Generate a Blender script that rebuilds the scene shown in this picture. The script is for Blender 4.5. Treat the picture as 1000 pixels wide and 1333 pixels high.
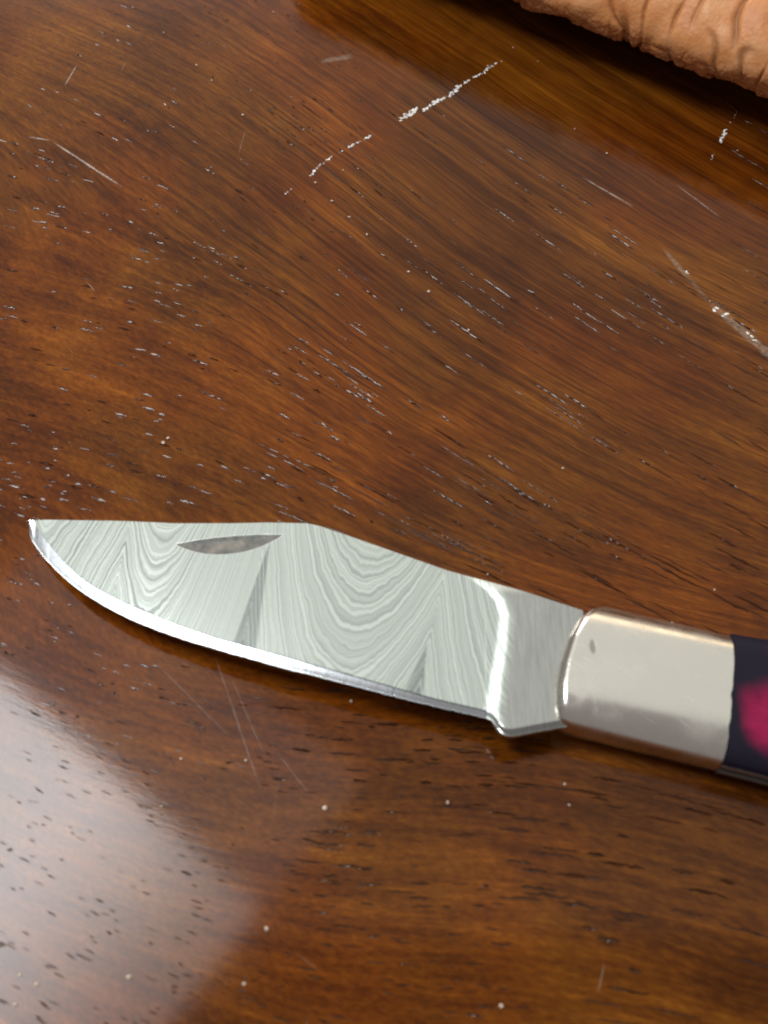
import bpy, bmesh, math, random
import numpy as np
from mathutils import Vector, Matrix

random.seed(7)
RNG = np.random.default_rng(11)
for o in list(bpy.data.objects):
    bpy.data.objects.remove(o)
scene = bpy.context.scene
COL = scene.collection

# ------------------------------------------------------------------ camera
TILT = math.radians(30.0)          # away from straight down
DIST = 0.154                       # metres from the lens to the table centre
HFOV = math.radians(40.0)
IW, IH = 1000.0, 1333.0
FPX = (IW / 2) / math.tan(HFOV / 2)
CAM = np.array([0.0, -DIST * math.sin(TILT), DIST * math.cos(TILT)])
AX_R = np.array([1.0, 0, 0])
AX_F = np.array([0.0, math.sin(TILT), -math.cos(TILT)])
AX_U = np.array([0.0, math.cos(TILT), math.sin(TILT)])

cd = bpy.data.cameras.new('camera')
cam = bpy.data.objects.new('camera', cd)
COL.objects.link(cam)
cam.location = CAM
cam.rotation_euler = (TILT, 0, 0)
cd.sensor_fit = 'HORIZONTAL'
cd.sensor_width = 36.0
cd.lens = 18.0 / math.tan(HFOV / 2)
cd.clip_start = 0.005
cd.clip_end = 50.0
cd.dof.use_dof = True
cd.dof.focus_distance = 0.176
cd.dof.aperture_fstop = (cd.lens * 1e-3) / 0.0015
scene.camera = cam


def ray(px, py):
    px = np.asarray(px, float); py = np.asarray(py, float)
    d = ((px - IW / 2)[..., None] * AX_R - (py - IH / 2)[..., None] * AX_U + FPX * AX_F)
    return d / np.linalg.norm(d, axis=-1, keepdims=True)


def at(px, py, z=0.0):
    """point of the photograph -> point of the place at height z"""
    d = ray(px, py)
    k = (z - CAM[2]) / d[..., 2]
    return CAM + d * k[..., None]


def mirror_at(px, py, h):
    """what the table mirrors at that point, at height h above it"""
    p = at(np.array(px, float), np.array(py, float), 0.0)
    d = ray(np.array(px, float), np.array(py, float)).copy()
    d[..., 2] *= -1
    return p + d * (h / d[..., 2])[..., None]


# ------------------------------------------------------------------ light
world = bpy.data.worlds.new('World')
scene.world = world
world.use_nodes = True
bg = world.node_tree.nodes['Background']
bg.inputs['Color'].default_value = (1.0, 0.94, 0.93, 1)
bg.inputs['Strength'].default_value = 0.21


def area_lamp(name, center, target, sx, sy, radiance, color, roll=None):
    ld = bpy.data.lights.new(name, 'AREA')
    ld.shape = 'RECTANGLE'
    ld.size, ld.size_y = sx, sy
    ld.energy = radiance * math.pi * sx * sy
    ld.color = color
    o = bpy.data.objects.new(name, ld)
    COL.objects.link(o)
    zc = (Vector(center) - Vector(target)).normalized()
    xa = Vector(roll) if roll is not None else Vector((1, 0, 0))
    xa = (xa - zc * xa.dot(zc)).normalized()
    ya = zc.cross(xa)
    m = Matrix((xa, ya, zc)).transposed().to_4x4()
    m.translation = Vector(center)
    o.matrix_world = m
    return o


# bright ceiling wash over and beyond the table
area_lamp('ceiling_wash', (-0.10, 2.2, 1.8), (-0.10, 2.2, 0), 3.4, 4.0, 0.43, (0.95, 1.0, 0.94))
# window up to the left: its edge is the slanting line mirrored in the varnish
HW = 0.55
WS = HW / 1.5
pa, pb = mirror_at(0, 880, HW), mirror_at(340, 1180, HW)
e = pb - pa
e = e / np.linalg.norm(e)
nrm = np.array([e[1], -e[0], 0.0])
if nrm[0] > 0:
    nrm = -nrm
LW, LH = 0.70 * WS, 0.50 * WS
c = pa + e * (np.linalg.norm(pb - pa) - LW / 2) + nrm * (LH / 2)
win = area_lamp('window_light', c, c + np.array([0, 0, -1.0]), LW, LH, 22.0, (0.95, 0.98, 1.0), roll=e)
# emission falls off towards one end of that lamp
win.data.use_nodes = True
wt = win.data.node_tree
geo = wt.nodes.new('ShaderNodeNewGeometry')
sxyz = wt.nodes.new('ShaderNodeSeparateXYZ')
wt.links.new(geo.outputs['Parametric'], sxyz.inputs[0])
mr = wt.nodes.new('ShaderNodeMapRange')
mr.interpolation_type = 'SMOOTHSTEP'
for k_, v_ in enumerate((0.0, 0.40, 1.0, 1.0, 0.22)):
    mr.inputs[k_].default_value = v_
wt.links.new(sxyz.outputs[0], mr.inputs[0])
em = [x for x in wt.nodes if x.type == 'EMISSION'][0]
wt.links.new(mr.outputs[0], em.inputs['Strength'])
# dim lamp added next to it for the haze mirrored beyond the slanting line
c2 = pa + e * (np.linalg.norm(pb - pa) - 0.80 * WS / 2) - nrm * (0.26 * WS / 2 + 0.005)
area_lamp('added_haze_light', c2, c2 + np.array([0, 0, -1.0]), 0.80 * WS, 0.26 * WS, 1.25, (0.93, 0.96, 1.0), roll=e)
# bright panel added far ahead for pore glints and the bolster's white rim
area_lamp('added_glint_light', (-0.55, 2.6, 1.15), (0, 0, 0), 0.9, 0.6, 15.0, (1.0, 0.97, 0.93))
# warm panel added only to give the bolster its golden strip
area_lamp('added_warm_light', (0.6, 2.4, 1.30), (0, 0, 0), 1.5, 0.45, 1.6, (1.0, 0.74, 0.44))

scene.view_settings.view_transform = 'Standard'
scene.view_settings.look = 'None'
scene.view_settings.gamma = 1.0
scene.view_settings.use_curve_mapping = False
scene.view_settings.exposure = 0.30
scene.render.engine = 'CYCLES'
scene.cycles.use_denoising = True
scene.cycles.filter_width = 1.9
scene.cycles.max_bounces = 6
scene.cycles.diffuse_bounces = 2
scene.cycles.glossy_bounces = 3


# ------------------------------------------------------------------ helpers
def fade(t):
    return t * t * t * (t * (t * 6 - 15) + 10)


_P = RNG.permutation(512)
_G = RNG.normal(size=(512, 2))
_G /= np.linalg.norm(_G, axis=1, keepdims=True)


def noise2(x, y):
    x = np.asarray(x, float); y = np.asarray(y, float)
    xi = np.floor(x).astype(int); yi = np.floor(y).astype(int)
    xf, yf = x - xi, y - yi

    def g(ix, iy, dx, dy):
        h = _P[(_P[ix & 511] + iy) & 511]
        return _G[h, 0] * dx + _G[h, 1] * dy
    u, v = fade(xf), fade(yf)
    a = g(xi, yi, xf, yf); b = g(xi + 1, yi, xf - 1, yf)
    c_ = g(xi, yi + 1, xf, yf - 1); d = g(xi + 1, yi + 1, xf - 1, yf - 1)
    return (a * (1 - u) + b * u) * (1 - v) + (c_ * (1 - u) + d * u) * v


def smooth(a, b, x):
    t = np.clip((np.asarray(x, float) - a) / (b - a), 0, 1)
    return t * t * (3 - 2 * t)


def poly(xs, pts):
    pts = np.array(pts, float)
    return np.interp(xs, pts[:, 0], pts[:, 1])


def smooth_poly(xs, pts, n=3, w=9):
    """interpolated outline with its corners eased"""
    pts = np.array(pts, float)
    fx = np.arange(pts[0, 0] - 40, pts[-1, 0] + 41, 1.0)
    fy = np.interp(fx, pts[:, 0], pts[:, 1])
    s0 = (pts[1, 1] - pts[0, 1]) / (pts[1, 0] - pts[0, 0])
    s1 = (pts[-1, 1] - pts[-2, 1]) / (pts[-1, 0] - pts[-2, 0])
    fy = np.where(fx < pts[0, 0], pts[0, 1] + s0 * (fx - pts[0, 0]), fy)
    fy = np.where(fx > pts[-1, 0], pts[-1, 1] + s1 * (fx - pts[-1, 0]), fy)
    k = np.ones(w) / w
    for _ in range(n):
        pad = w // 2
        fy = np.convolve(np.concatenate([fy[0] + s0 * np.arange(-pad, 0), fy, fy[-1] + s1 * np.arange(1, pad + 1)]), k, 'valid')
    return np.interp(xs, fx, fy)


def link(name, me, mat, parent=None, shade=True):
    o = bpy.data.objects.new(name, me)
    COL.objects.link(o)
    if mat is not None:
        me.materials.append(mat)
    if shade:
        me.polygons.foreach_set('use_smooth', [True] * len(me.polygons))
    if parent is not None:
        o.parent = parent
        o.matrix_parent_inverse = parent.matrix_world.inverted()
    return o


def tag(o, label=None, cat=None, group=None, kind=None):
    if label: o['label'] = label
    if cat: o['category'] = cat
    if group: o['group'] = group
    if kind: o['kind'] = kind
    return o


def grid_faces(nu, nv, base=0, flip=False):
    i, j = np.meshgrid(np.arange(nu - 1), np.arange(nv - 1), indexing='ij')
    a = (i * nv + j).ravel() + base
    b, c_, d = a + nv, a + nv + 1, a + 1
    f = np.stack([a, b, c_, d], 1)
    return f[:, ::-1] if flip else f


def mesh_from(name, verts, faces):
    me = bpy.data.meshes.new(name)
    verts = np.asarray(verts, float)
    me.from_pydata(verts.tolist(), [], [list(map(int, f)) for f in faces])
    me.update()
    return me


def set_attr(me, name, vals, typ='FLOAT'):
    at_ = me.attributes.new(name, typ, 'POINT')
    key = 'value' if typ == 'FLOAT' else 'vector'
    at_.data.foreach_set(key, np.asarray(vals, np.float32).ravel())


class NT:
    """tiny node-tree writer"""
    def __init__(self, name):
        self.m = bpy.data.materials.new(name)
        self.m.use_nodes = True
        self.t = self.m.node_tree
        self.t.nodes.clear()
        self.out = self.t.nodes.new('ShaderNodeOutputMaterial')
        self.b = self.t.nodes.new('ShaderNodeBsdfPrincipled')
        self.t.links.new(self.b.outputs[0], self.out.inputs['Surface'])

    def put(self, sock, v):
        if isinstance(v, bpy.types.NodeSocket):
            self.t.links.new(v, sock)
        elif isinstance(v, (tuple, list)) and len(v) == 3 and sock.type == 'RGBA':
            sock.default_value = (*v, 1)
        else:
            sock.default_value = v

    def set(self, **kw):
        for k, v in kw.items():
            self.put(self.b.inputs[k.replace('_', ' ')], v)

    def math(self, op, a, b=0.0, c=None, clamp=False):
        n = self.t.nodes.new('ShaderNodeMath'); n.operation = op; n.use_clamp = clamp
        self.put(n.inputs[0], a); self.put(n.inputs[1], b)
        if c is not None: self.put(n.inputs[2], c)
        return n.outputs[0]

    def vmath(self, op, a, b=(0, 0, 0)):
        n = self.t.nodes.new('ShaderNodeVectorMath'); n.operation = op
        self.put(n.inputs[0], a)
        self.put(n.inputs[3] if op == 'SCALE' else n.inputs[1], b)
        return n.outputs['Value'] if op in ('DOT_PRODUCT', 'LENGTH', 'DISTANCE') else n.outputs[0]

    def attr(self, name, vec=False):
        n = self.t.nodes.new('ShaderNodeAttribute'); n.attribute_name = name
        return n.outputs['Vector'] if vec else n.outputs['Fac']

    def obj(self):
        return self.t.nodes.new('ShaderNodeTexCoord').outputs['Object']

    def noise(self, vec=None, scale=1.0, detail=2.0, rough=0.5, dist=0.0, dim='3D', w=None):
        n = self.t.nodes.new('ShaderNodeTexNoise'); n.noise_dimensions = dim
        if vec is not None: self.put(n.inputs['Vector'], vec)
        if w is not None: self.put(n.inputs['W'], w)
        n.inputs['Scale'].default_value = scale
        n.inputs['Detail'].default_value = detail
        n.inputs['Roughness'].default_value = rough
        n.inputs['Distortion'].default_value = dist
        return n.outputs[0]

    def voronoi(self, vec, scale=1.0, rand=1.0, dim='2D'):
        n = self.t.nodes.new('ShaderNodeTexVoronoi'); n.voronoi_dimensions = dim
        self.put(n.inputs['Vector'], vec)
        n.inputs['Scale'].default_value = scale
        n.inputs['Randomness'].default_value = rand
        return n.outputs['Distance'], n.outputs['Color']

    def ramp(self, fac, stops, interp='LINEAR'):
        n = self.t.nodes.new('ShaderNodeValToRGB'); n.color_ramp.interpolation = interp
        self.put(n.inputs[0], fac)
        els = n.color_ramp.elements
        while len(els) < len(stops): els.new(0.5)
        for el, (p, c_) in zip(els, stops):
            el.position = p
            el.color = (c_, c_, c_, 1) if isinstance(c_, (int, float)) else (*c_, 1)
        return n.outputs[0]

    def mix(self, fac, a, b, mode='MIX'):
        n = self.t.nodes.new('ShaderNodeMix'); n.data_type = 'RGBA'; n.blend_type = mode
        self.put(n.inputs[0], fac); self.put(n.inputs[6], a); self.put(n.inputs[7], b)
        return n.outputs[2]

    def step(self, x, lo, hi, out0=0.0, out1=1.0):
        n = self.t.nodes.new('ShaderNodeMapRange'); n.interpolation_type = 'SMOOTHSTEP'
        for i, v in enumerate((x, lo, hi, out0, out1)): self.put(n.inputs[i], v)
        return n.outputs[0]

    def bump(self, h, dist, strength=1.0, normal=None):
        n = self.t.nodes.new('ShaderNodeBump')
        n.inputs['Strength'].default_value = strength
        n.inputs['Distance'].default_value = dist
        self.put(n.inputs['Height'], h)
        if normal is not None: self.put(n.inputs['Normal'], normal)
        return n.outputs[0]

    def segment(self, P, a, b):
        """distance from P to the segment a-b, and the place along it"""
        a = np.asarray(a, float); b = np.asarray(b, float)
        ab = b - a
        pa_ = self.vmath('SUBTRACT', P, tuple(a))
        h = self.math('DIVIDE', self.vmath('DOT_PRODUCT', pa_, tuple(ab)), float(ab @ ab), clamp=True)
        q = self.vmath('SCALE', tuple(ab), h)
        return self.vmath('DISTANCE', pa_, q), h


# ------------------------------------------------------------------ materials
def wood_material():
    n = NT('varnished_wood')
    P = n.obj()
    G = n.attr('grain', True)

    def g(l, s, dx=0.0, dy=0.0):
        m = n.vmath('MULTIPLY', G, (l, s, 1))
        return n.vmath('ADD', m, (dx, dy, 0)) if dx or dy else m
    band = n.noise(g(26, 300), 1, 3, 0.6, dim='2D')
    streak = n.noise(g(60, 980, 3.3, 7.1), 1, 3, 0.68, dim='2D')
    blotch = n.noise(P, 34, 3, 0.55, 0.5, dim='2D')
    fleck = n.noise(g(520, 1700, 9.3, 1.1), 1, 3, 0.72, dim='2D')
    f = n.math('MULTIPLY', band, 0.42)
    f = n.math('MULTIPLY_ADD', blotch, 0.46, f)
    f = n.math('MULTIPLY_ADD', streak, 0.34, f)
    f = n.math('MULTIPLY_ADD', fleck, 0.42, f)
    f = n.math('ADD', f, -0.33)
    col = n.ramp(f, [(0.20, (0.029, 0.0072, 0.0010)), (0.40, (0.076, 0.0205, 0.0021)),
                     (0.58, (0.140, 0.0420, 0.0034)), (0.80, (0.255, 0.088, 0.0080))])
    # redder patches, as stain took unevenly
    red = n.noise(P, 27, 2, 0.5, dim='2D')
    col = n.mix(n.step(red, 0.40, 0.62, 0.0, 1.0), col, n.mix(1.0, col, (1.03, 0.86, 0.80), 'MULTIPLY'))
    # dark growth lines
    vein = n.noise(g(24, 820, 5.7, 3.9), 1, 3, 0.62, dim='2D')
    vm = n.math('MULTIPLY', n.step(vein, 0.43, 0.34), n.math('MULTIPLY', n.attr('figure'), n.step(blotch, 0.34, 0.56, 0.35, 1.0)))
    col = n.mix(n.math('MULTIPLY', vm, 0.62), col, (0.026, 0.0075, 0.0016))
    N1 = n.bump(n.math('MULTIPLY_ADD', fleck, 0.5, streak), 0.000004, 1.0)
    n.set(Base_Color=col, Roughness=0.5, Normal=N1, Coat_Normal=N1)
    n.b.inputs['Specular IOR Level'].default_value = 0.0
    n.b.inputs['Coat Weight'].default_value = 1.0
    n.b.inputs['Coat IOR'].default_value = 1.30
    n.b.inputs['Coat Roughness'].default_value = 0.085
    return n.m


def pore_material():
    n = NT('varnished_open_pore')
    a = n.noise(n.obj(), 1200, 2, 0.6)
    n.set(Base_Color=n.ramp(a, [(0.3, (0.016, 0.0052, 0.0014)), (0.7, (0.060, 0.018, 0.0040))]), Roughness=0.5)
    n.b.inputs['Specular IOR Level'].default_value = 0.0
    n.b.inputs['Coat Weight'].default_value = 1.0
    n.b.inputs['Coat IOR'].default_value = 1.36
    n.b.inputs['Coat Roughness'].default_value = 0.17
    return n.m


def worn_material(name, base, rough, fine):
    """rubbed varnish: lies over the wood and lets it show through by the mesh's own cover value"""
    n = NT(name)
    P = n.obj()
    a = n.noise(P, fine, 3, 0.65)
    n.set(Base_Color=base, Roughness=rough)
    cover = n.math('MULTIPLY', n.attr('cover'), n.step(a, 0.30, 0.62, 0.25, 1.0))
    tr = n.t.nodes.new('ShaderNodeBsdfTransparent')
    mx = n.t.nodes.new('ShaderNodeMixShader')
    n.put(mx.inputs[0], cover)
    n.t.links.new(tr.outputs[0], mx.inputs[1]); n.t.links.new(n.b.outputs[0], mx.inputs[2])
    n.t.links.new(mx.outputs[0], n.out.inputs['Surface'])
    return n.m


def blade_material():
    n = NT('etched_damascus_steel')
    P = n.obj()
    phi = n.attr('layer'); ric = n.attr('plain'); wed = n.attr('wedge'); nick = n.attr('nick'); con = n.attr('contrast')
    a = n.noise(dim='1D', w=n.math('MULTIPLY', phi, 0.115), detail=2.5, rough=0.62)
    a = n.step(a, 0.36, 0.64)
    b = n.noise(dim='1D', w=n.math('MULTIPLY_ADD', phi, 0.031, 31.7), detail=1, rough=0.5)
    a = n.math('ADD', n.math('MULTIPLY', a, 0.68), n.math('MULTIPLY', b, 0.32))
    a = n.math('MULTIPLY_ADD', n.math('SUBTRACT', a, 0.5), con, 0.62)
    a = n.math('MULTIPLY_ADD', wed, -0.42, a)
    grit = n.noise(P, 2600, 3, 0.6)
    a = n.math('MULTIPLY_ADD', n.math('SUBTRACT', grit, 0.5), 0.12, a)
    col = n.ramp(a, [(0.0, (0.21, 0.23, 0.22)), (0.45, (0.51, 0.555, 0.515)), (1.0, (0.84, 0.89, 0.83))])
    # ricasso: satin finish with a few upright polishing lines
    st = n.noise(n.vmath('MULTIPLY', P, (2600, 160, 1)), 1, 3, 0.6)
    rc = n.ramp(st, [(0.3, (0.38, 0.38, 0.36)), (0.7, (0.52, 0.52, 0.49))])
    col = n.mix(n.math('MULTIPLY', ric, 0.96), col, rc)
    nick_noise = n.noise(P, 700, 3, 0.6)  # nick interior is coloured darker than the blade, with brownish mottling
    nk = n.ramp(nick_noise, [(0.35, (0.11, 0.11, 0.105)), (0.55, (0.17, 0.165, 0.15)), (0.80, (0.26, 0.225, 0.185))])
    col = n.mix(nick, col, nk)
    rg = n.math('MULTIPLY_ADD', a, -0.06, 0.27)
    rg = n.math('MULTIPLY_ADD', nick, 0.38, rg)
    rg = n.math('MULTIPLY_ADD', n.attr('ramp'), 0.32, rg)
    n.set(Base_Color=col, Metallic=1.0, Roughness=rg)
    n.put(n.b.inputs['Normal'], n.bump(n.math('ADD', n.math('MULTIPLY', a, 0.6), n.math('MULTIPLY', grit, 0.25)), 0.00003, 0.5))
    return n.m


def metal(name, base, rough, scale=900.0, amount=0.12, bumpd=0.00001, stretch=(1, 1, 1)):
    n = NT(name)
    P = n.vmath('MULTIPLY', n.obj(), stretch)
    a = n.noise(P, scale, 3, 0.6)
    b = n.noise(n.obj(), 120, 3, 0.6)
    col = n.mix(n.math('MULTIPLY', a, amount), base, tuple(v * 0.45 for v in base))
    col = n.mix(n.math('MULTIPLY', n.step(b, 0.5, 0.75), 0.18), col, tuple(v * 0.6 for v in base))
    n.set(Base_Color=col, Metallic=1.0, Roughness=n.math('MULTIPLY_ADD', a, 0.14, rough - 0.07))
    n.put(n.b.inputs['Normal'], n.bump(n.math('ADD', a, n.math('MULTIPLY', b, 2.0)), bumpd, 0.6))
    return n.m


def bolster_material(spot):
    n = NT('polished_nickel_silver')
    P = n.obj()
    base = (0.75, 0.71, 0.64)
    smear = n.noise(P, 150, 4, 0.6, 0.8)
    fine = n.noise(P, 900, 3, 0.6)
    scr = n.t.nodes.new('ShaderNodeMapping'); scr.inputs['Rotation'].default_value = (0, 0, math.radians(38))
    n.put(scr.inputs['Vector'], P)
    lines = n.step(n.noise(n.vmath('MULTIPLY', scr.outputs[0], (120, 5200, 600)), 1, 2, 0.6), 0.62, 0.74)
    col = n.mix(n.math('MULTIPLY', n.step(smear, 0.48, 0.70), 0.22), base, (0.60, 0.55, 0.49))
    d = n.vmath('LENGTH', n.vmath('MULTIPLY', n.vmath('SUBTRACT', P, tuple(spot)), (1.0, 0.42, 0.0)))
    sp_ = n.step(n.math('MULTIPLY_ADD', fine, 0.00035, d), 0.00068, 0.00045)
    col = n.mix(n.math('MULTIPLY', sp_, 0.55), col, (0.16, 0.15, 0.13))
    rg = n.math('MULTIPLY_ADD', n.step(smear, 0.40, 0.70), 0.12, 0.21)
    rg = n.math('MULTIPLY_ADD', lines, 0.12, rg)
    n.set(Base_Color=col, Metallic=1.0, Roughness=rg)
    h_ = n.math('MULTIPLY_ADD', lines, -0.4, n.math('MULTIPLY_ADD', smear, 1.3, n.math('MULTIPLY', fine, 0.35)))
    n.put(n.b.inputs['Normal'], n.bump(n.math('MULTIPLY_ADD', sp_, -3.0, h_), 0.000014, 0.8))
    return n.m


def scale_material(blob):
    n = NT('dyed_navy_and_magenta_resin')
    P = n.obj()
    w = n.noise(P, 110, 3, 0.55)
    wv = n.t.nodes[-1].outputs[1]
    Pw = n.vmath('ADD', P, n.vmath('SCALE', n.vmath('SUBTRACT', wv, (0.5, 0.5, 0.5)), 0.0045))
    d = n.vmath('DISTANCE', n.vmath('MULTIPLY', Pw, (1, 0.8, 0.5)), (blob[0], blob[1] * 0.8, blob[2] * 0.5))
    core = n.step(d, 0.0047, 0.0024)
    far = n.step(n.noise(Pw, 95, 2, 0.5), 0.60, 0.70)
    sx = n.t.nodes.new('ShaderNodeSeparateXYZ'); n.put(sx.inputs[0], P)
    far = n.math('MULTIPLY', far, n.step(sx.outputs[0], blob[0] + 0.006, blob[0] + 0.012))
    m_ = n.math('MAXIMUM', core, far)
    pink = n.ramp(n.noise(Pw, 260, 3, 0.6), [(0.3, (0.15, 0.004, 0.036)), (0.7, (0.34, 0.012, 0.070))])
    col = n.mix(m_, (0.011, 0.009, 0.018), pink)
    pur = n.step(n.noise(P, 170, 2), 0.55, 0.72)
    col = n.mix(n.math('MULTIPLY', pur, n.math('MULTIPLY', n.math('SUBTRACT', 1.0, m_), 0.35)), col, (0.09, 0.006, 0.045))
    n.set(Base_Color=col, Roughness=0.42)
    n.b.inputs['Specular IOR Level'].default_value = 0.15
    n.b.inputs['Coat Weight'].default_value = 0.0
    n.b.inputs['Coat Roughness'].default_value = 0.25
    n.put(n.b.inputs['Normal'], n.bump(n.noise(P, 1500, 3), 0.00002, 0.5))
    return n.m


def leather_material():
    n = NT('crinkled_tan_leather')
    P = n.obj()
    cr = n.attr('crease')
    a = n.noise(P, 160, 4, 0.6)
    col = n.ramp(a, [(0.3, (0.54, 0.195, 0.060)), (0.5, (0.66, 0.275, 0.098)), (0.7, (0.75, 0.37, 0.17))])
    crease_tone = n.math('MULTIPLY', cr, n.step(n.noise(P, 420, 3), 0.2, 0.55, 0.55, 1.0))  # colour turns darker along the creases, by uneven amounts
    col = n.mix(n.math('MULTIPLY', crease_tone, 0.75), col, (0.22, 0.075, 0.022))
    fine = n.noise(P, 2200, 4, 0.65)
    vd, _ = n.voronoi(P, 1300, 1.0, '3D')
    n.set(Base_Color=col, Roughness=0.46)
    n.b.inputs['Specular IOR Level'].default_value = 0.4
    h = n.math('MULTIPLY_ADD', fine, 0.6, n.math('MULTIPLY', vd, 0.5))
    n.put(n.b.inputs['Normal'], n.bump(h, 0.00016, 0.7))
    return n.m


def chip_material(name, base, rough):
    n = NT(name)
    a = n.noise(n.obj(), 2500, 3, 0.6)
    col = n.mix(a, base, tuple(v * 0.7 for v in base))
    n.set(Base_Color=col, Roughness=rough)
    return n.m


M_WOOD = wood_material()
M_PORE = pore_material()
M_BLADE = blade_material()
M_EDGE = metal('honed_edge_steel', (0.80, 0.84, 0.87), 0.28, 1500, 0.25, 0.00001)
M_LINER = metal('worn_liner_steel', (0.50, 0.49, 0.48), 0.42, 1800, 0.5, 0.00008)
M_LEATHER = leather_material()
M_CHIP = chip_material('raised_white_finish_flakes', (0.93, 0.90, 0.84), 0.25)
M_WORN = worn_material('rubbed_varnish', (0.62, 0.52, 0.40), 0.5, 1500)
M_HAIR = worn_material('hairline_scratch', (0.75, 0.66, 0.56), 0.3, 800)
M_DUST = chip_material('pale_crumbs', (0.66, 0.52, 0.40), 0.7)

# ------------------------------------------------------------------ table top
# grain: slopes seen in the photograph at a few places (dx, dy in picture pixels, then pore fineness)
GR = [(800, 250, 100, 64, 0.8), (550, 350, 100, 80, 0.8), (400, 300, 100, 88, 0.9), (480, 450, 100, 82, 0.8), (620, 220, 100, 72, 0.8), (650, 450, 100, 72, 0.8), (850, 480, 100, 62, 0.8), (700, 600, 100, 64, 1.0), (300, 150, 100, 74, 1.2),
      (80, 100, 100, 45, 1.6), (80, 300, 100, 16, 1.9), (200, 380, 100, 14, 1.9), (150, 520, 100, 15, 2.0),
      (330, 480, 100, 40, 1.5), (480, 600, 100, 40, 1.1), (40, 760, 100, 38, 2.8), (100, 1100, 100, 70, 2.8),
      (250, 1250, 100, 55, 2.8), (330, 930, 100, 18, 1.6), (450, 1020, 100, -14, 1.3), (560, 1100, 100, -12, 1.3),
      (720, 1130, 100, 6, 1.0), (900, 1080, 100, 40, 1.0), (950, 750, 100, 50, 1.0), (700, 1280, 100, 20, 1.3), (950, 1280, 100, 25, 1.2)]
sp, sm, sk = [], [], []
for x, y, dx, dy, k in GR:
    p0, p1 = at(np.float64(x), np.float64(y)), at(np.float64(x + dx * 0.1), np.float64(y + dy * 0.1))
    sp.append(p0[:2]); sm.append((p1[1] - p0[1]) / (p1[0] - p0[0])); sk.append(k)
sp, sm, sk = np.array(sp), np.array(sm), np.array(sk)
HALF = 0.30
NX = NY = 361
gx = np.linspace(-HALF, HALF, NX); gy = np.linspace(-HALF, HALF, NY)
X, Y = np.meshgrid(gx, gy, indexing='ij')
wsum = np.zeros_like(X); ms = np.zeros_like(X); ks = np.zeros_like(X)
for (qx, qy), mm, kk in zip(sp, sm, sk):
    w = np.exp(-((X - qx) ** 2 + (Y - qy) ** 2) / (2 * 0.017 ** 2)) + 1e-9 / ((X - qx) ** 2 + (Y - qy) ** 2 + 1e-4)
    wsum += w; ms += w * mm; ks += w * kk
ms /= wsum; ks /= wsum
h = gx[1] - gx[0]
i0 = NX // 2
Im = np.cumsum(ms, 0) * h; Im -= Im[i0:i0 + 1]
Ik = np.cumsum(ks, 0) * h; Ik -= Ik[i0:i0 + 1]
GS = Y - Im + 0.0009 * noise2(X / 0.03, Y / 0.02) + 0.0004 * noise2(X / 0.009, Y / 0.006)
GL = Ik + 0.5 * Y
TH = 0.024
top = np.stack([X.ravel(), Y.ravel(), np.zeros(X.size)], 1)
faces = [tuple(f) for f in grid_faces(NX, NY)]
n0 = len(top)
corner = np.array([[-HALF, -HALF], [HALF, -HALF], [HALF, HALF], [-HALF, HALF]])
up = np.column_stack([corner, np.zeros(4)]); dn = np.column_stack([corner, np.full(4, -TH)])
verts = np.vstack([top, up, dn])
for k in range(4):
    a, b = n0 + k, n0 + (k + 1) % 4
    faces.append((a, a + 4, b + 4, b))
faces.append((n0 + 7, n0 + 6, n0 + 5, n0 + 4))
me = mesh_from('table_top', verts, faces)
gr = np.zeros((len(verts), 3))
gr[:n0, 0] = GL.ravel(); gr[:n0, 1] = GS.ravel()
gr[n0:, 0] = verts[n0:, 0]; gr[n0:, 1] = verts[n0:, 1] + verts[n0:, 2]
set_attr(me, 'grain', gr, 'FLOAT_VECTOR')
# straight-grained figure runs in a broad diagonal band, the rest is cross-cut and mottled
fig = np.full(len(verts), 0.18)
for (fx, fy, fr, fa) in ((400, 260, 0.022, 0.8), (520, 420, 0.022, 0.8), (700, 600, 0.020, 0.5), (850, 350, 0.02, 0.25), (250, 120, 0.016, 0.5)):
    q = at(np.float64(fx), np.float64(fy))
    fig += fa * np.exp(-((verts[:, 0] - q[0]) ** 2 + (verts[:, 1] - q[1]) ** 2) / (2 * fr * fr))
set_attr(me, 'figure', np.clip(fig + 0.25 * noise2(verts[:, 0] / 0.02, verts[:, 1] / 0.02), 0.05, 1.0))
table = link('table_top', me, M_WOOD, shade=False)
tag(table, 'dark varnished brown wooden table top with open grain and scratches', 'table', kind='structure')

# open pores of the wood: short grooves that follow the grain, one joined part of the table
def grain_slope(x, y):
    w = np.exp(-((x - sp[:, 0]) ** 2 + (y - sp[:, 1]) ** 2) / (2 * 0.017 ** 2)) + 1e-9 / ((x - sp[:, 0]) ** 2 + (y - sp[:, 1]) ** 2 + 1e-4)
    return float((w * sm).sum() / w.sum())


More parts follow.
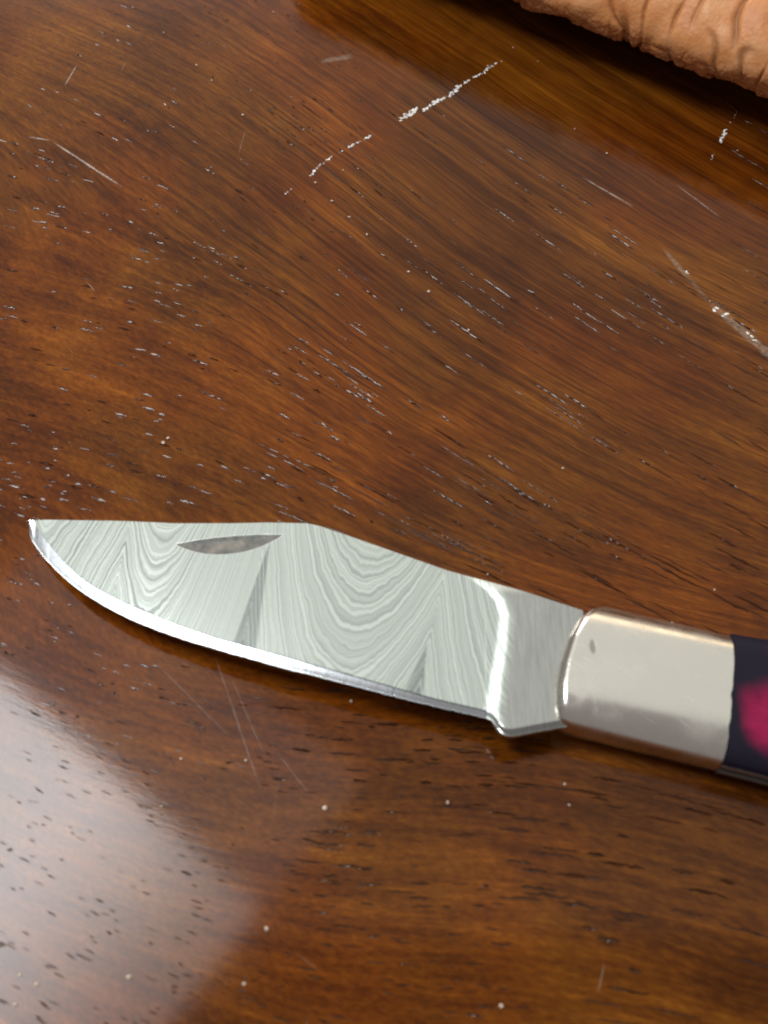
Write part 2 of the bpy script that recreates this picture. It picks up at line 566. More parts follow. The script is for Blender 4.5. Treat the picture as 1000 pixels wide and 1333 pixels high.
def build_pores():
    rnd = random.Random(23)
    V, F = [], []
    PXM = 0.000115

    def groove(x, y, length, half):
        """a shallow V groove with raised varnish lips, walked along the grain; returns its far end"""
        K = max(3, min(10, int(length / 0.0006) + 2))
        st = length / K
        sl = math.tan(math.radians(rnd.uniform(5, 34)))
        base = len(V)
        for k in range(K + 1):
            t = k / K
            m_ = grain_slope(x, y) if k % 3 == 0 else m_
            d = 1 / math.hypot(1, m_)
            nx_, ny_ = -m_ * d, d
            hw = 0.66 * half * (0.12 + 0.88 * math.sin(math.pi * min(max(t, 0.0), 1.0)) ** 0.6) * rnd.uniform(0.65, 1.25)
            j = rnd.gauss(0, half * 0.25)
            off = rnd.uniform(-0.35, 0.35) * hw
            zc = 0.000006
            ze = zc + hw * sl
            V.append((x + nx_ * (j - hw), y + ny_ * (j - hw), ze))
            V.append((x + nx_ * (j + off), y + ny_ * (j + off), zc))
            V.append((x + nx_ * (j + hw), y + ny_ * (j + hw), ze))
            if k < K:
                x += d * st; y += m_ * d * st
        for k in range(K):
            i = base + 3 * k
            F.append((i, i + 3, i + 4, i + 1)); F.append((i + 1, i + 4, i + 5, i + 2))
        return x, y

    def spray(n, x0, y0, x1, y1, l0, l1, w0, w1, chain=0.0, prob=None):
        c_ = 0
        while c_ < n:
            px, py = rnd.uniform(x0, x1), rnd.uniform(y0, y1)
            if 0.5 + 1.4 * float(noise2(px / 90 + 3, py / 60 + 8)) < rnd.random() * 0.9:
                continue
            if prob and rnd.random() > prob(px, py):
                continue
            p = at(np.float64(px), np.float64(py), 0.0)
            x, y = p[0], p[1]
            while True:
                x, y = groove(x, y, rnd.uniform(l0, l1) * PXM, rnd.uniform(w0, w1) * PXM)
                c_ += 1
                if rnd.random() > chain:
                    break
                x += rnd.uniform(3, 25) * PXM
                y += grain_slope(x, y) * rnd.uniform(3, 25) * PXM + rnd.gauss(0, 2.0) * PXM
    spray(330, -20, 130, 470, 660, 6, 24, 0.9, 2.2, 0.25)
    spray(100, -20, -20, 520, 150, 4, 14, 0.8, 1.8, 0.1)
    spray(430, 330, 130, 1020, 760, 14, 75, 0.7, 1.8, 0.62, lambda u, v: 1.0 if v > 0.25 * (u - 400) + 150 else 0.35)
    spray(90, -20, 560, 90, 860, 4, 10, 0.9, 1.8, 0.0)
    spray(130, 340, 880, 660, 1160, 8, 34, 0.9, 2.2, 0.35)
    spray(50, 640, 1000, 1020, 1330, 14, 60, 1.2, 2.8, 0.3)
    spray(240, -20, 850, 350, 1340, 5, 15, 0.7, 1.5, 0.1)
    spray(60, 330, 1150, 700, 1340, 8, 22, 0.9, 1.8, 0.2)
    # the same wood all round the picture
    c_ = 0
    while c_ < 2600:
        x, y = rnd.uniform(-0.17, 0.17), rnd.uniform(-0.15, 0.22)
        v = np.array([x, y, 0.0]) - CAM
        dep = v @ AX_F
        u_, w_ = IW / 2 + FPX * (v @ AX_R) / dep, IH / 2 - FPX * (v @ AX_U) / dep
        if -20 < u_ < 1020 and -20 < w_ < 1340:
            continue
        groove(x, y, rnd.uniform(8, 40) * PXM, rnd.uniform(0.8, 2.0) * PXM)
        c_ += 1
    me_ = mesh_from('wood_pores', np.array(V), F)
    return tag(link('wood_pores', me_, M_PORE, table, shade=False), kind='stuff')


build_pores()

# ------------------------------------------------------------------ knife
PX = 0.000115      # one picture pixel on the table, metres
ZM = 0.0040        # middle plane of the blade, handle 8 mm thick lying on its side
knife = bpy.data.objects.new('folding_knife', None)
COL.objects.link(knife)
kb = at(np.float64(860), np.float64(900), 0.0)
knife.location = (kb[0], kb[1], 0.0)
knife.empty_display_size = 0.01
bpy.context.view_layer.update()
tag(knife, 'open pocket knife with patterned steel blade, plain metal bolster and dark pink-spotted handle', 'knife')

SPINE = [(33, 672), (60, 671), (150, 674), (225, 678), (300, 678), (350, 677), (400, 678), (416, 681.5), (467, 699), (581, 739), (680, 767), (754, 791), (790, 803)]
EDGE = [(33, 677), (34, 687), (38, 698), (44, 707), (56, 723), (70, 738), (86, 753), (105, 768), (140, 790), (175, 808), (210, 822), (245, 834.5), (297, 850.5), (350, 866), (376, 873.5), (452, 893), (528, 912.5), (600, 929), (632, 936)]
BEV = [(33, 672.3), (41, 672.6), (43, 676), (46, 683), (52, 692), (66, 709), (84, 728), (115, 755), (147, 774), (182, 791), (227, 810), (280, 829), (350, 849), (414, 868), (482, 887), (566, 911), (632, 926)]
LOW = [(632, 936), (638, 939), (643, 944), (648, 953), (654, 960), (662, 962.5), (672, 961), (700, 955), (728, 949.5), (760, 946)]
XE = 632.0
xs = np.unique(np.concatenate([np.linspace(33, 48, 22), np.arange(48, 760.1, 1.15), [XE]]))
ysp = smooth_poly(xs, SPINE, 2, 7)
yed = np.where(xs <= 60, poly(xs, EDGE), np.where(xs <= XE, smooth_poly(xs, EDGE, 3, 15), smooth_poly(xs, LOW, 2, 5)))
ybv = np.where(xs <= 60, poly(xs, BEV), smooth_poly(xs, BEV, 3, 15))
ybv = np.where(xs <= XE, yed - (yed - ybv) * (1 - 0.16 * smooth(50, 110, xs)), yed)
NV = 240
tv = np.linspace(0, 1, NV)
BX = np.repeat(xs[:, None], NV, 1)
BY = ysp[:, None] + (ybv - ysp)[:, None] * tv[None]


def plunge_x(y):
    return np.interp(y, [740, 752, 765, 780, 800, 840, 880, 930, 965], [606, 628, 648, 660, 666, 664, 658, 652, 650])


def blade_height(x, y, v):
    """half thickness of the blade in metres"""
    r = smooth(-18 - 8 * v, 0, x - plunge_x(y)) * smooth(738, 775, y + 0.0 * x)
    hs = 0.00059 + 0.00053 * smooth(33, 220, x)
    ground = hs - (hs - 0.00057) * v ** 1.2
    z = ground * (1 - r) + (0.00138 - 0.00036 * v) * r
    # the kick at the heel is rounded off
    z = z - np.where(x > 625, 0.0005 * smooth(9, 0, np.interp(x, xs, yed) - y), 0)
    return z, r


def nick_depth(x, y):
    u = (x - 230) / (374 - 230)
    yt = 706 - 13 * u
    yb = yt + 21 * np.clip(1 - (np.abs(2 * u - 0.94) ** 2.2), 0, 1)
    inside = (u > 0) & (u < 1)
    hgt = np.maximum(yb - yt, 0.5)
    w = (y - yt) / hgt
    d = np.where(inside, smooth(-0.25, 0.28, w) * np.clip(1 - w, 0, 1) ** 1.25, 0)
    return d * np.clip(hgt / 20, 0, 1)


VV = np.repeat(tv[None], len(xs), 0)
HZ, RC = blade_height(BX, BY, VV)
NK = nick_depth(BX, BY)
HT = HZ - 0.00036 * NK
top_xyz = at(BX, BY, ZM + 0.0008 - 0.0008 * np.clip((740 - BX) / 700.0, 0, 1.1))
LEAN = 0.105 * PX                        # the blade leans a little in its pivot, edge side up
SAG = lambda x: -0.0008 * np.clip((740 - x) / 700.0, 0, 1.1)    # and the tip hangs lower than the pivot
DZ = LEAN * (BY - ysp[:, None] - 85) + SAG(BX)
Pt = top_xyz.copy(); Pt[..., 2] = ZM + HT + DZ
Pb = top_xyz.copy(); Pb[..., 2] = ZM - HZ + DZ
# damascus: layers bulging towards the spine and folding at narrow wedges
T_ = BY - np.interp(BX, xs, ysp)
XP = BX + 0.20 * T_
CEN = [(60, 0.60, 1.30), (216, 0.060, 1.90), (480, 0.030, 1.90), (715, 0.030, 1.85)]
CUSP = [168, 349, 580]
S = np.zeros_like(XP); off = 0.0
lo = -1e9
for k, (c0, A, p) in enumerate(CEN):
    hi = CUSP[k] if k < 3 else 1e9
    if k > 0:
        off = prev_end + A * abs(lo - c0) ** p
    sel = (XP >= lo) & (XP < hi)
    S = np.where(sel, off - A * np.abs(XP - c0) ** p, S)
    prev_end = off - A * abs((hi if hi < 1e8 else 800) - c0) ** p
    lo = hi
PHI = T_ - S
PHI = PHI + 9 * noise2(BX / 45, BY / 45) + 5.0 * noise2(BX / 14, BY / 22) + 2.2 * noise2(BX / 5, BY / 11)


def wedge(ax, ay, bx_, by_, half):
    t = (BY - ay) / (by_ - ay)
    xc = ax + (bx_ - ax) * t
    wd = half * np.clip(t, 0.02, 1)
    return smooth(1.15, 0.8, np.abs(BX - xc) / np.maximum(wd, 1)) * smooth(-0.02, 0.1, t)


WED = np.maximum(wedge(352, 700, 318, 848, 17), wedge(556, 838, 538, 905, 13) * 0.9)
WED = np.clip(WED + 0.35 * wedge(470, 690, 486, 716, 14) * 0, 0, 1)
CON = 1.05 - 0.38 * smooth(180, 300, BX) + 0.05 * noise2(BX / 60, BY / 60)
PLAIN = RC * smooth(-6, 10, BX - plunge_x(BY))


def sub_mesh(name, sel):
    """faces of the blade's upper side chosen by sel"""
    f = grid_faces(len(xs), NV, flip=False)
    f = f[sel]
    used, inv = np.unique(f.ravel(), return_inverse=True)
    me_ = mesh_from(name, Pt.reshape(-1, 3)[used] - np.array(knife.location), inv.reshape(-1, 4)[:, ::-1])
    for nm, arr in (('layer', PHI), ('plain', PLAIN), ('wedge', WED), ('nick', smooth(0.0, 0.04, NK)), ('contrast', CON), ('ramp', 4 * RC * (1 - RC))):
        set_attr(me_, nm, arr.reshape(-1)[used])
    return me_


fall = grid_faces(len(xs), NV)
_nk = NK > 0.004
for _ in range(5):
    _p = np.pad(_nk, 1)
    _nk = _nk | _p[2:, 1:-1] | _p[:-2, 1:-1] | _p[1:-1, 2:] | _p[1:-1, :-2]
nk_face = _nk.reshape(-1)[fall].max(1)


def kpart(name, me_, mat, parent=knife, shade=True):
    o = link(name, me_, mat, shade=shade)
    o.parent = parent
    return o


def add_back(me_top):
    """closes the blade: spine wall, heel wall and the lower side"""
    bm = bmesh.new(); bm.from_mesh(me_top)
    lay = {k: bm.verts.layers.float.get(k) for k in ('layer', 'plain', 'contrast')}
    loc = np.array(knife.location)

    def strip(rows):
        vs = [[bm.verts.new(p - loc) for p in r] for r in rows]
        for i, r in enumerate(vs):
            for v in r:
                v[lay['contrast']] = 0.3; v[lay['plain']] = 0.6
        for r0, r1 in zip(vs[:-1], vs[1:]):
            for k in range(len(r0) - 1):
                f_ = bm.faces.new((r0[k], r0[k + 1], r1[k + 1], r1[k]))
                f_.smooth = False
    strip([Pt[:, 0], Pb[:, 0]])
    strip([Pb[:, 0], Pb[:, NV // 3], Pb[:, 2 * NV // 3], Pb[:, -1]])
    k0 = int(np.searchsorted(xs, XE))
    strip([Pb[k0:, -1], Pt[k0:, -1]])
    bm.to_mesh(me_top); bm.free()


me = sub_mesh('blade', ~nk_face)
add_back(me)
blade = kpart('blade', me, M_BLADE)
me.polygons.foreach_set('use_smooth', [True] * len(me.polygons))
blade['label'] = 'clip-point blade with wavy pale layered steel pattern'
kpart('nail_nick', sub_mesh('nail_nick', nk_face), M_BLADE, blade)
# honed edge bevel, both sides meeting at the cutting edge
ke = xs <= XE + 0.01
ex = xs[ke]
NB = 9
tb = np.linspace(0, 1, NB)
chip = -1.6 * np.clip(noise2(ex / 3.5, ex * 0 + 7.7) - 0.28, 0, 1) * smooth(150, 400, ex) * 4 + 0.7 * noise2(ex / 7, ex * 0 + 3.3) * smooth(60, 200, ex)
eb = ybv[ke]; ee = yed[ke] + chip
EY = eb[:, None] + (ee - eb)[:, None] * tb[None]
EXX = np.repeat(ex[:, None], NB, 1)
h0 = HZ[ke][:, -1]
EH = h0[:, None] * (1 - tb[None]) ** 0.85 + 0.00002
ep = at(EXX, EY, ZM + 0.0012 - 0.0004 * tb[None] + SAG(EXX))
EDZ = LEAN * (EY - ysp[ke][:, None] - 85) + SAG(EXX)
Et = ep.copy(); Et[..., 2] = ZM + EH + EDZ
Eb = ep.copy(); Eb[..., 2] = ZM - EH + EDZ
v = np.vstack([Et.reshape(-1, 3), Eb.reshape(-1, 3)]) - np.array(knife.location)
f1 = grid_faces(len(ex), NB)[:, ::-1]
f2 = grid_faces(len(ex), NB, base=len(ex) * NB)
lastt = np.arange(len(ex)) * NB + NB - 1
f3 = np.stack([lastt[:-1], lastt[1:], lastt[1:] + len(ex) * NB, lastt[:-1] + len(ex) * NB], 1)
kpart('cutting_edge', mesh_from('cutting_edge', v, np.vstack([f1, f2, f3])), M_EDGE, blade)

# bolster and handle: rounded bars built in the knife's own plane
LOC = np.array(knife.location)
tt = np.linspace(-1, 1, 121)           # -1 upper (spine) side, +1 lower side
TLx = np.interp(tt, [-1, -0.9, -0.72, -0.4, 0.0, 0.35, 0.7, 0.9, 1], [786, 764, 749, 735, 725, 720, 720, 724, 731])
TLy = np.interp(tt, [-1, 1], [793, 951])
TRx = np.interp(tt, [-1, -0.5, 0, 0.5, 1], [945, 945, 942, 939, 935]) + 0.3 * noise2(tt * 9, tt * 0 + 1.5)
TRx -= 1.8 * np.exp(-((tt - 0.02) / 0.06) ** 2) + 1.5 * np.exp(-((tt - 0.50) / 0.07) ** 2)
TRy = np.interp(tt, [-1, 1], [832, 1001])
ss = np.linspace(0, 1, 90) ** 1.6


def bar_section(t, p=3.8):
    return np.clip(1 - np.abs(t) ** p, 0, 1) ** (1 / 2.6)


def shell(px, py, half, sign):
    q = at(px, py, ZM)
    q[..., 2] = ZM + sign * half
    return q


def bolster_mesh():
    px = TLx[None] + (TRx - TLx)[None] * ss[:, None]
    py = TLy[None] + (TRy - TLy)[None] * ss[:, None]
    sec = bar_section(tt)[None]
    d = (px - TLx[None])
    fil = np.sqrt(np.clip(1 - (1 - np.clip(d / 13.0, 0, 1)) ** 2, 0, 1)) * 0.55 + 0.45
    half = 0.00395 * sec * fil
    t_ = shell(px, py, half, 1); b_ = shell(px, py, half, -1)
    nu, nv = px.shape
    v_ = np.vstack([t_.reshape(-1, 3), b_.reshape(-1, 3)]) - LOC
    f_ = [grid_faces(nu, nv)[:, ::-1], grid_faces(nu, nv, base=nu * nv)]
    a = np.arange(nv - 1)
    f_.append(np.stack([a, a + 1, a + 1 + nu * nv, a + nu * nv], 1))
    e0 = (nu - 1) * nv
    f_.append(np.stack([e0 + a + 1, e0 + a, e0 + a + nu * nv, e0 + a + 1 + nu * nv], 1))
    return mesh_from('bolster', v_, np.vstack(f_))


sp0 = at(np.float64(772), np.float64(842), ZM + 0.0039) - LOC
bol = kpart('bolster', bolster_mesh(), bolster_material((sp0[0], sp0[1], 0.0)))
mod = bol.modifiers.new('crisp', 'EDGE_SPLIT'); mod.split_angle = math.radians(60)
# small dents in the bolster
bol['label'] = 'plain polished bolster with a cream sheen'

# handle runs on out of the picture with a slight belly and a rounded butt
HL = 0.078
axA = at(np.float64(733), np.float64(872), ZM); axB = at(np.float64(946), np.float64(916.5), ZM)
U = (axB - axA); U[2] = 0; U /= np.linalg.norm(U)
Vn = np.array([U[1], -U[0], 0.0])      # towards the cutting side


def handle_pts(s_, t_, grow=0.0):
    """s_ along the handle 0..1, t_ across; blends from the bolster end"""
    R0 = at(np.interp(t_, tt, TRx) + 1.2, np.interp(t_, tt, TRy), ZM)
    bend = 0.004 * s_ ** 2
    wsc = 1 + 0.10 * np.sin(np.pi * s_) - 0.0 * s_
    endr = np.sqrt(np.clip(1 - np.clip((s_ - 0.86) / 0.14, 0, 1) ** 2, 0, 1)) * 0.96 + 0.04
    q = R0 + U * (HL * s_)[..., None] + Vn * bend[..., None]
    mid = at(np.float64(946), np.float64(916.5), ZM) + U * (HL * s_)[..., None] + Vn * bend[..., None]
    across = ((q - mid) @ Vn)[..., None] * Vn
    along = q - mid - across
    return mid + along * (1 - s_)[..., None] + across * (wsc * endr)[..., None] + Vn * (grow * t_)[..., None]


sg = np.linspace(0, 1, 110)
SG, TG = np.meshgrid(sg, tt, indexing='ij')


def layer_mesh(name, zlo, zhi, grow, rounded, sign):
    """one layer of the handle sandwich between two half-heights"""
    q = handle_pts(SG, TG, grow)
    sec = bar_section(TG, 3.2) if rounded else np.ones_like(TG)
    endf = np.sqrt(np.clip(1 - np.clip((SG - 0.9) / 0.1, 0, 1) ** 2, 0.05, 1)) if rounded else 1.0
    hi = zlo + (zhi - zlo) * np.clip(sec, 0.12, 1) * endf
    if rounded:
        hi = hi + 0.00006 * noise2(q[..., 0] / 0.004, q[..., 1] / 0.004)
    a_ = q.copy(); a_[..., 2] = ZM + sign * hi
    b_ = q.copy(); b_[..., 2] = ZM + sign * zlo
    nu, nv = SG.shape
    v_ = np.vstack([a_.reshape(-1, 3), b_.reshape(-1, 3)]) - LOC
    f_ = [grid_faces(nu, nv)[:, ::-1], grid_faces(nu, nv, base=nu * nv)]
    N_ = nu * nv
    a = np.arange(nv - 1)
    f_.append(np.stack([a, a + 1, a + 1 + N_, a + N_], 1))
    e0 = (nu - 1) * nv
    f_.append(np.stack([e0 + a + 1, e0 + a, e0 + a + N_, e0 + a + 1 + N_], 1))
    r = np.arange(nu - 1) * nv
    f_.append(np.stack([r + nv, r, r + N_, r + nv + N_], 1))
    r2 = r + nv - 1
    f_.append(np.stack([r2, r2 + nv, r2 + nv + N_, r2 + N_], 1))
    return mesh_from(name, v_, np.vstack(f_))


bl = at(np.float64(1012), np.float64(928), ZM + 0.005) - LOC
M_SCALE = scale_material(bl)
for sgn in (1, -1):
    o = kpart('handle_scale', layer_mesh('handle_scale', 0.0014, 0.0039, 0.0, True, sgn), M_SCALE)
    o.modifiers.new('crisp', 'EDGE_SPLIT').split_angle = math.radians(50)
    o['label'] = 'dark navy handle scale with a magenta spot'
    o = kpart('liner', layer_mesh('liner', 0.0008, 0.00145, 0.00005, False, sgn), M_LINER)
    o.modifiers.new('crisp', 'EDGE_SPLIT').split_angle = math.radians(40)
o = kpart('back_spring', layer_mesh('back_spring', 0.0, 0.00075, -0.0001, False, 1), M_LINER)
o.modifiers.new('crisp', 'EDGE_SPLIT').split_angle = math.radians(40)

# ------------------------------------------------------------------ leather pouch
def pouch():
    z_c, hz = 0.0125, 0.0120
    a0 = at(np.float64(642), np.float64(-3), 0.003); a1 = at(np.float64(1000), np.float64(134), 0.003)
    D = a1 - a0; D[2] = 0; D /= np.linalg.norm(D)
    Nn = np.array([-D[1], D[0], 0.0])
    if Nn[1] < 0: Nn = -Nn
    hy = 0.030
    L0, L1 = -0.050, 0.085
    nu, nv = 900, 300
    a = np.linspace(L0, L1, nu)
    # angle round the section, dense on the near side
    th = np.concatenate([np.linspace(-math.pi * 0.62, -math.pi * 0.62 + math.pi * 1.25, 220, endpoint=False),
                         np.linspace(math.pi * 0.63, 1.38 * math.pi, 80)])
    A, TH_ = np.meshgrid(a, th, indexing='ij')
    p = 2.05
    cs, sn = np.cos(TH_), np.sin(TH_)
    # cos>0 is the near side (towards the knife)
    ny = -np.sign(cs) * np.abs(cs) ** (2 / p) * hy
    nz = np.sign(sn) * np.abs(sn) ** (2 / p) * hz
    endc = np.clip(np.minimum(A - L0, L1 - A) / 0.012, 0, 1)
    endf = np.sqrt(1 - (1 - endc) ** 2)
    ny = ny * (0.72 + 0.28 * endf); nz = nz * (0.05 + 0.95 * endf)
    # arc length round the section for the folds
    arc = np.cumsum(np.hypot(np.gradient(ny, axis=1), np.gradient(nz, axis=1)), axis=1)
    q1 = A / 0.0052 + 0.9 * noise2(A / 0.012, arc / 0.012)
    q2 = arc / 0.055
    n1 = noise2(q1 + 7.3, q2 + 1.1 + 0.12 * q1)
    n2 = noise2(A / 0.0050 + 31.7 + 0.6 * noise2(A / 0.006, arc / 0.006), arc / 0.0065 + 4.2)
    n3 = noise2(A / 0.0015 + 3.7, arc / 0.0015 + 9.2)
    c1 = np.exp(-(n1 / 0.060) ** 2) * smooth(-0.35, 0.25, noise2(A / 0.010 + 4.4, arc / 0.009 + 2.2))
    dg = noise2((A + 0.7 * arc) / 0.009 + 13.1, (arc - 0.5 * A) / 0.016 + 6.6)
    c1 = np.maximum(c1, 0.8 * np.exp(-(dg / 0.05) ** 2) * smooth(-0.1, 0.3, noise2(A / 0.012 + 9.4, arc / 0.012)))
    c2 = np.exp(-(n2 / 0.06) ** 2)
    low = smooth(0.15, -0.45, sn)            # lumpy hem near the table
    c3 = np.exp(-(n3 / 0.10) ** 2) * low
    disp = -0.00062 * c1 - 0.00026 * c2 * low - 0.00018 * c3
    disp += 0.0010 * noise2(A / 0.011 + 2, arc / 0.012) + 0.00052 * noise2(A / 0.0045, arc / 0.005 + 8)
    disp += low * (0.0005 * noise2(A / 0.004 + 11, arc / 0.003) + 0.0003 * noise2(A / 0.0018 + 5, arc / 0.0015))
    P0 = a0[None, None] + D * A[..., None]
    P0[..., 2] = 0
    near = -0.0073
    wob = 0.0012 * noise2(A / 0.02 + 5, A * 0)
    Pc = P0 + Nn * (hy + near + ny + wob)[..., None]
    Pc[..., 2] = z_c + nz
    # displace along the section's outward direction
    g1 = np.gradient(Pc, axis=0); g2 = np.gradient(Pc, axis=1)
    nr = np.cross(g1, g2); nr /= np.linalg.norm(nr, axis=-1, keepdims=True) + 1e-12
    cen = P0 + Nn * hy; cen[..., 2] = z_c
    s_ = np.sign(((Pc - cen) * nr).sum(-1))
    s_[s_ == 0] = 1
    Pc = Pc + nr * (s_ * disp)[..., None]
    Pc[..., 2] = np.maximum(Pc[..., 2], 0.0002 + 0.0 * Pc[..., 2])
    idx = np.arange(nu * nv).reshape(nu, nv)
    nxt = np.roll(idx, -1, axis=1)
    f_ = np.stack([idx[:-1], idx[1:], nxt[1:], nxt[:-1]], -1).reshape(-1, 4)
    caps = [list(idx[0]), list(idx[-1][::-1])]
    base = np.array([P0[nu // 2, 0, 0], P0[nu // 2, 0, 1], 0.0]) + Nn * hy
    v_ = Pc.reshape(-1, 3) - base
    me_ = mesh_from('leather_pouch', v_, [list(x) for x in f_] + caps)
    bm = bmesh.new(); bm.from_mesh(me_); bmesh.ops.recalc_face_normals(bm, faces=bm.faces); bm.to_mesh(me_); bm.free()
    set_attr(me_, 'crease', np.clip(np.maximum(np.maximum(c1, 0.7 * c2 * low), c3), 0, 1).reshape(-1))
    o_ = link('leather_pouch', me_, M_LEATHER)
    o_.location = base
    tag(o_, 'crinkled tan leather pouch lying at the top right corner', 'pouch')
    return o_


pouch()

# ------------------------------------------------------------------ raised flakes and crumbs on the varnish
def flakes(bm, pts, n, size, spread, zup=0.00012):
    pts = [at(np.float64(x), np.float64(y), 0.0) for x, y in pts]
    seg = [np.linalg.norm(b - a) for a, b in zip(pts[:-1], pts[1:])]
    tot = sum(seg)
    for _ in range(n):
        r = random.random() * tot
        for a, b, l in zip(pts[:-1], pts[1:], seg):
            if r <= l: break
            r -= l
        p = a + (b - a) * (r / l)
        d = (b - a) / l
        p = p + np.array([-d[1], d[0], 0]) * random.gauss(0, spread)
        s = size * random.uniform(0.35, 1.5)
        k = random.randint(5, 7)
        ang = math.atan2(d[1], d[0]) + random.gauss(0, 0.5)
        ring = []
        for i in range(k):
            t = 2 * math.pi * i / k
            rx, ry = s * random.uniform(0.7, 1.3) * math.cos(t), 0.55 * s * random.uniform(0.6, 1.3) * math.sin(t)
            x = p[0] + rx * math.cos(ang) - ry * math.sin(ang)
            y = p[1] + rx * math.sin(ang) + ry * math.cos(ang)
            ring.append(bm.verts.new((x, y, 0.00001)))
        c0 = bm.verts.new((p[0] + random.gauss(0, s * 0.25), p[1] + random.gauss(0, s * 0.25), zup * random.uniform(0.5, 1.6)))
        for i in range(k):
            bm.faces.new((ring[i], ring[(i + 1) % k], c0))


def scratch(pts, n, size, spread):
    bm = bmesh.new()
    flakes(bm, pts, n, size, spread)
    me_ = bpy.data.meshes.new('scratch'); bm.to_mesh(me_); bm.free()
    return link('scratch', me_, M_CHIP, table, shade=False)


scratch([(520, 156), (536, 147), (543, 140)], 40, 2.6 * PX, 3.0 * PX)
scratch([(550, 144), (570, 131), (585, 124), (600, 112)], 70, 2.4 * PX, 1.6 * PX)
scratch([(600, 112), (612, 104), (628, 95), (634, 90), (647, 81)], 34, 2.3 * PX, 1.5 * PX)
scratch([(404, 230), (412, 219), (432, 204), (448, 195), (484, 176)], 60, 1.9 * PX, 1.0 * PX)
scratch([(371, 253), (385, 242)], 9, 1.4 * PX, 0.9 * PX)
scratch([(938, 184), (946, 168)], 20, 2.8 * PX, 1.2 * PX)
scratch([(950, 160), (962, 142)], 7, 1.0 * PX, 0.8 * PX)
scratch([(925, 208), (930, 200)], 5, 1.4 * PX, 1.0 * PX)
scratch([(931, 400), (946, 411)], 9, 3.0 * PX, 2.0 * PX)
scratch([(970, 432), (990, 446)], 5, 2.6 * PX, 1.6 * PX)
scratch([(892, 353), (896, 357)], 3, 2.6 * PX, 1.0 * PX)

def ribbon(verts, faces, cov, x0, y0, x1, y1, w0, w1, amt, z=0.00003, bow=0.0):
    """a mark in the varnish from one point to another, fading to its sides and ends"""
    a, b = at(np.float64(x0), np.float64(y0), 0.0), at(np.float64(x1), np.float64(y1), 0.0)
    d = b - a; L = np.linalg.norm(d); d /= L
    nv_ = np.array([-d[1], d[0], 0.0])
    K = max(4, int(L / 0.0012))
    base = len(verts)
    for k in range(K + 1):
        t = k / K
        w = (w0 + (w1 - w0) * t) * PX * random.uniform(0.8, 1.2)
        p = a + d * L * t + nv_ * (bow * L * 4 * t * (1 - t) + random.gauss(0, 0.15 * PX))
        en = min(1.0, 5 * t + (0.25 if w0 > 3 else 0), 5 * (1 - t) + (0.25 if w1 > 3 else 0))
        for u, cv in ((-1, 0), (-0.45, 0.9), (0.45, 0.9), (1, 0)):
            verts.append(p + nv_ * (w * u) + np.array([0, 0, z])); cov.append(amt * cv * en)
    for k in range(K):
        for j in range(3):
            i = base + k * 4 + j
            faces.append((i, i + 4, i + 5, i + 1))


def mark(name, segs, mat, z):
    verts, faces, cov = [], [], []
    for sgm in segs:
        ribbon(verts, faces, cov, *sgm, z=z)
    me_ = mesh_from(name, np.array(verts), faces)
    set_attr(me_, 'cover', cov)
    return link(name, me_, mat, table)


for segs in ([(862, 322, 896, 362, 3.0, 5.5, 0.22), (896, 362, 925, 395, 5, 3.5, 0.13), (925, 395, 1012, 470, 5, 11, 0.27)],
             [(418, 80, 460, 73, 6, 8, 0.22)]):
    mark('rubbed_mark', segs, M_WORN, 0.00003)
for segs in ([(36, 178, 66, 183, 1.2, 1.5, 0.5), (66, 183, 160, 244, 1.5, 2.0, 0.5)], [(278, 848, 340, 1030, 1.1, 1.1, 0.15)],
             [(300, 880, 345, 985, 1.0, 1.0, 0.12)], [(200, 860, 300, 960, 1.0, 1.0, 0.12)],
             [(880, 240, 940, 285, 1.3, 1.3, 0.35)],
             [(757, 230, 826, 270, 1.6, 1.6, 0.40)], [(100, 85, 84, 112, 1, 1, 0.4)], [(930, 120, 965, 150, 1, 1, 0.2)]):
    mark('hairline_scratch', segs, M_HAIR, 0.00004)
segs = []
for _ in range(16):
    x, y = random.uniform(-20, 420), random.uniform(840, 1330)
    an = math.radians(random.gauss(52, 10)) if random.random() < 0.75 else math.radians(random.gauss(100, 12))
    L_ = random.uniform(15, 90)
    segs.append((x, y, x + L_ * math.cos(an), y + L_ * math.sin(an), 0.8, 0.8, random.uniform(0.05, 0.16)))
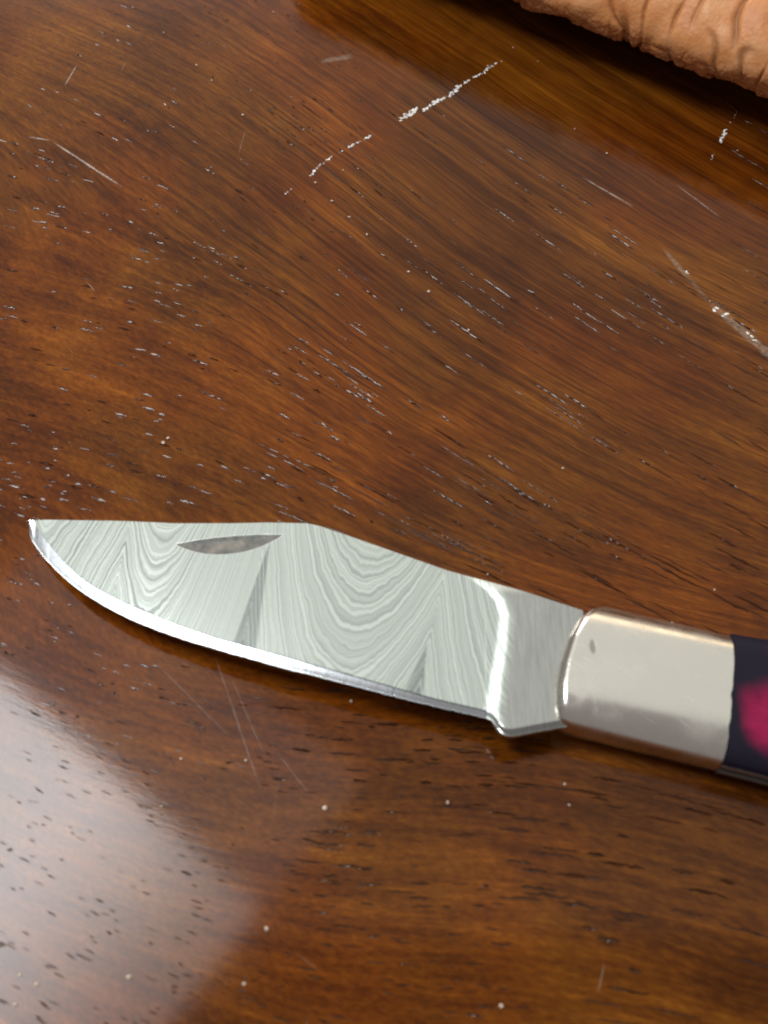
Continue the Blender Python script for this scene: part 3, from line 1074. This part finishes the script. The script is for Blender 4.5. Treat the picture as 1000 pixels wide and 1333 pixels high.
for _ in range(5):
    x, y = random.uniform(0, 1000), random.uniform(0, 1333)
    an = math.radians(random.uniform(20, 120)); L_ = random.uniform(10, 60)
    segs.append((x, y, x + L_ * math.cos(an), y + L_ * math.sin(an), 0.7, 0.7, random.uniform(0.08, 0.25)))
tag(mark('fine_scratches', segs, M_HAIR, 0.00005), kind='stuff')

bm = bmesh.new()
SPECK = [(583, 1045, 3.6), (320, 990, 3.6), (423, 1052, 4.2), (735, 1021, 3.0), (741, 1048, 2.2), (236, 988, 3), (168, 1272, 4), (318, 1281, 4.2),
         (347, 1209, 3.8), (652, 1310, 4.5), (457, 913, 3.2), (558, 380, 3.8), (610, 430, 3.6), (532, 354, 3.2), (411, 238, 3.6), (432, 262, 3.6),
         (455, 283, 3.6), (478, 306, 4.2), (447, 222, 2.8), (733, 610, 3.2), (930, 768, 2.4), (635, 748, 2.4), (875, 811, 2.2), (316, 150, 3.4),
         (276, 105, 3.0), (213, 43, 3.0), (256, 85, 3.2), (213, 577, 4), (219, 571, 4), (356, 16, 3), (173, 10, 3), (653, 80, 2.4), (748, 168, 2.2),
         (790, 200, 3.4), (700, 80, 2.0), (960, 196, 2.4), (668, 62, 2.2), (210, 1050, 2.6), (20, 1308, 4), (48, 1282, 3.4), (26, 1269, 3)]
for x, y, r in SPECK:
    p = at(np.float64(x), np.float64(y), 0.0)
    r *= PX * 0.62
    res = bmesh.ops.create_icosphere(bm, subdivisions=1, radius=r)
    sc_ = Vector((random.uniform(0.8, 1.3), random.uniform(0.7, 1.1), 0.7))
    for v_ in res['verts']:
        j = random.uniform(0.75, 1.2)
        v_.co = Vector((p[0] + v_.co.x * sc_.x * j, p[1] + v_.co.y * sc_.y * j, max(0.00001, r * 0.45 + v_.co.z * sc_.z * j)))
me = bpy.data.meshes.new('dust_crumbs'); bm.to_mesh(me); bm.free()
dust = link('dust_crumbs', me, M_DUST, shade=False)
tag(dust, 'tiny pale dust crumbs scattered over the table top', 'dust', kind='stuff')
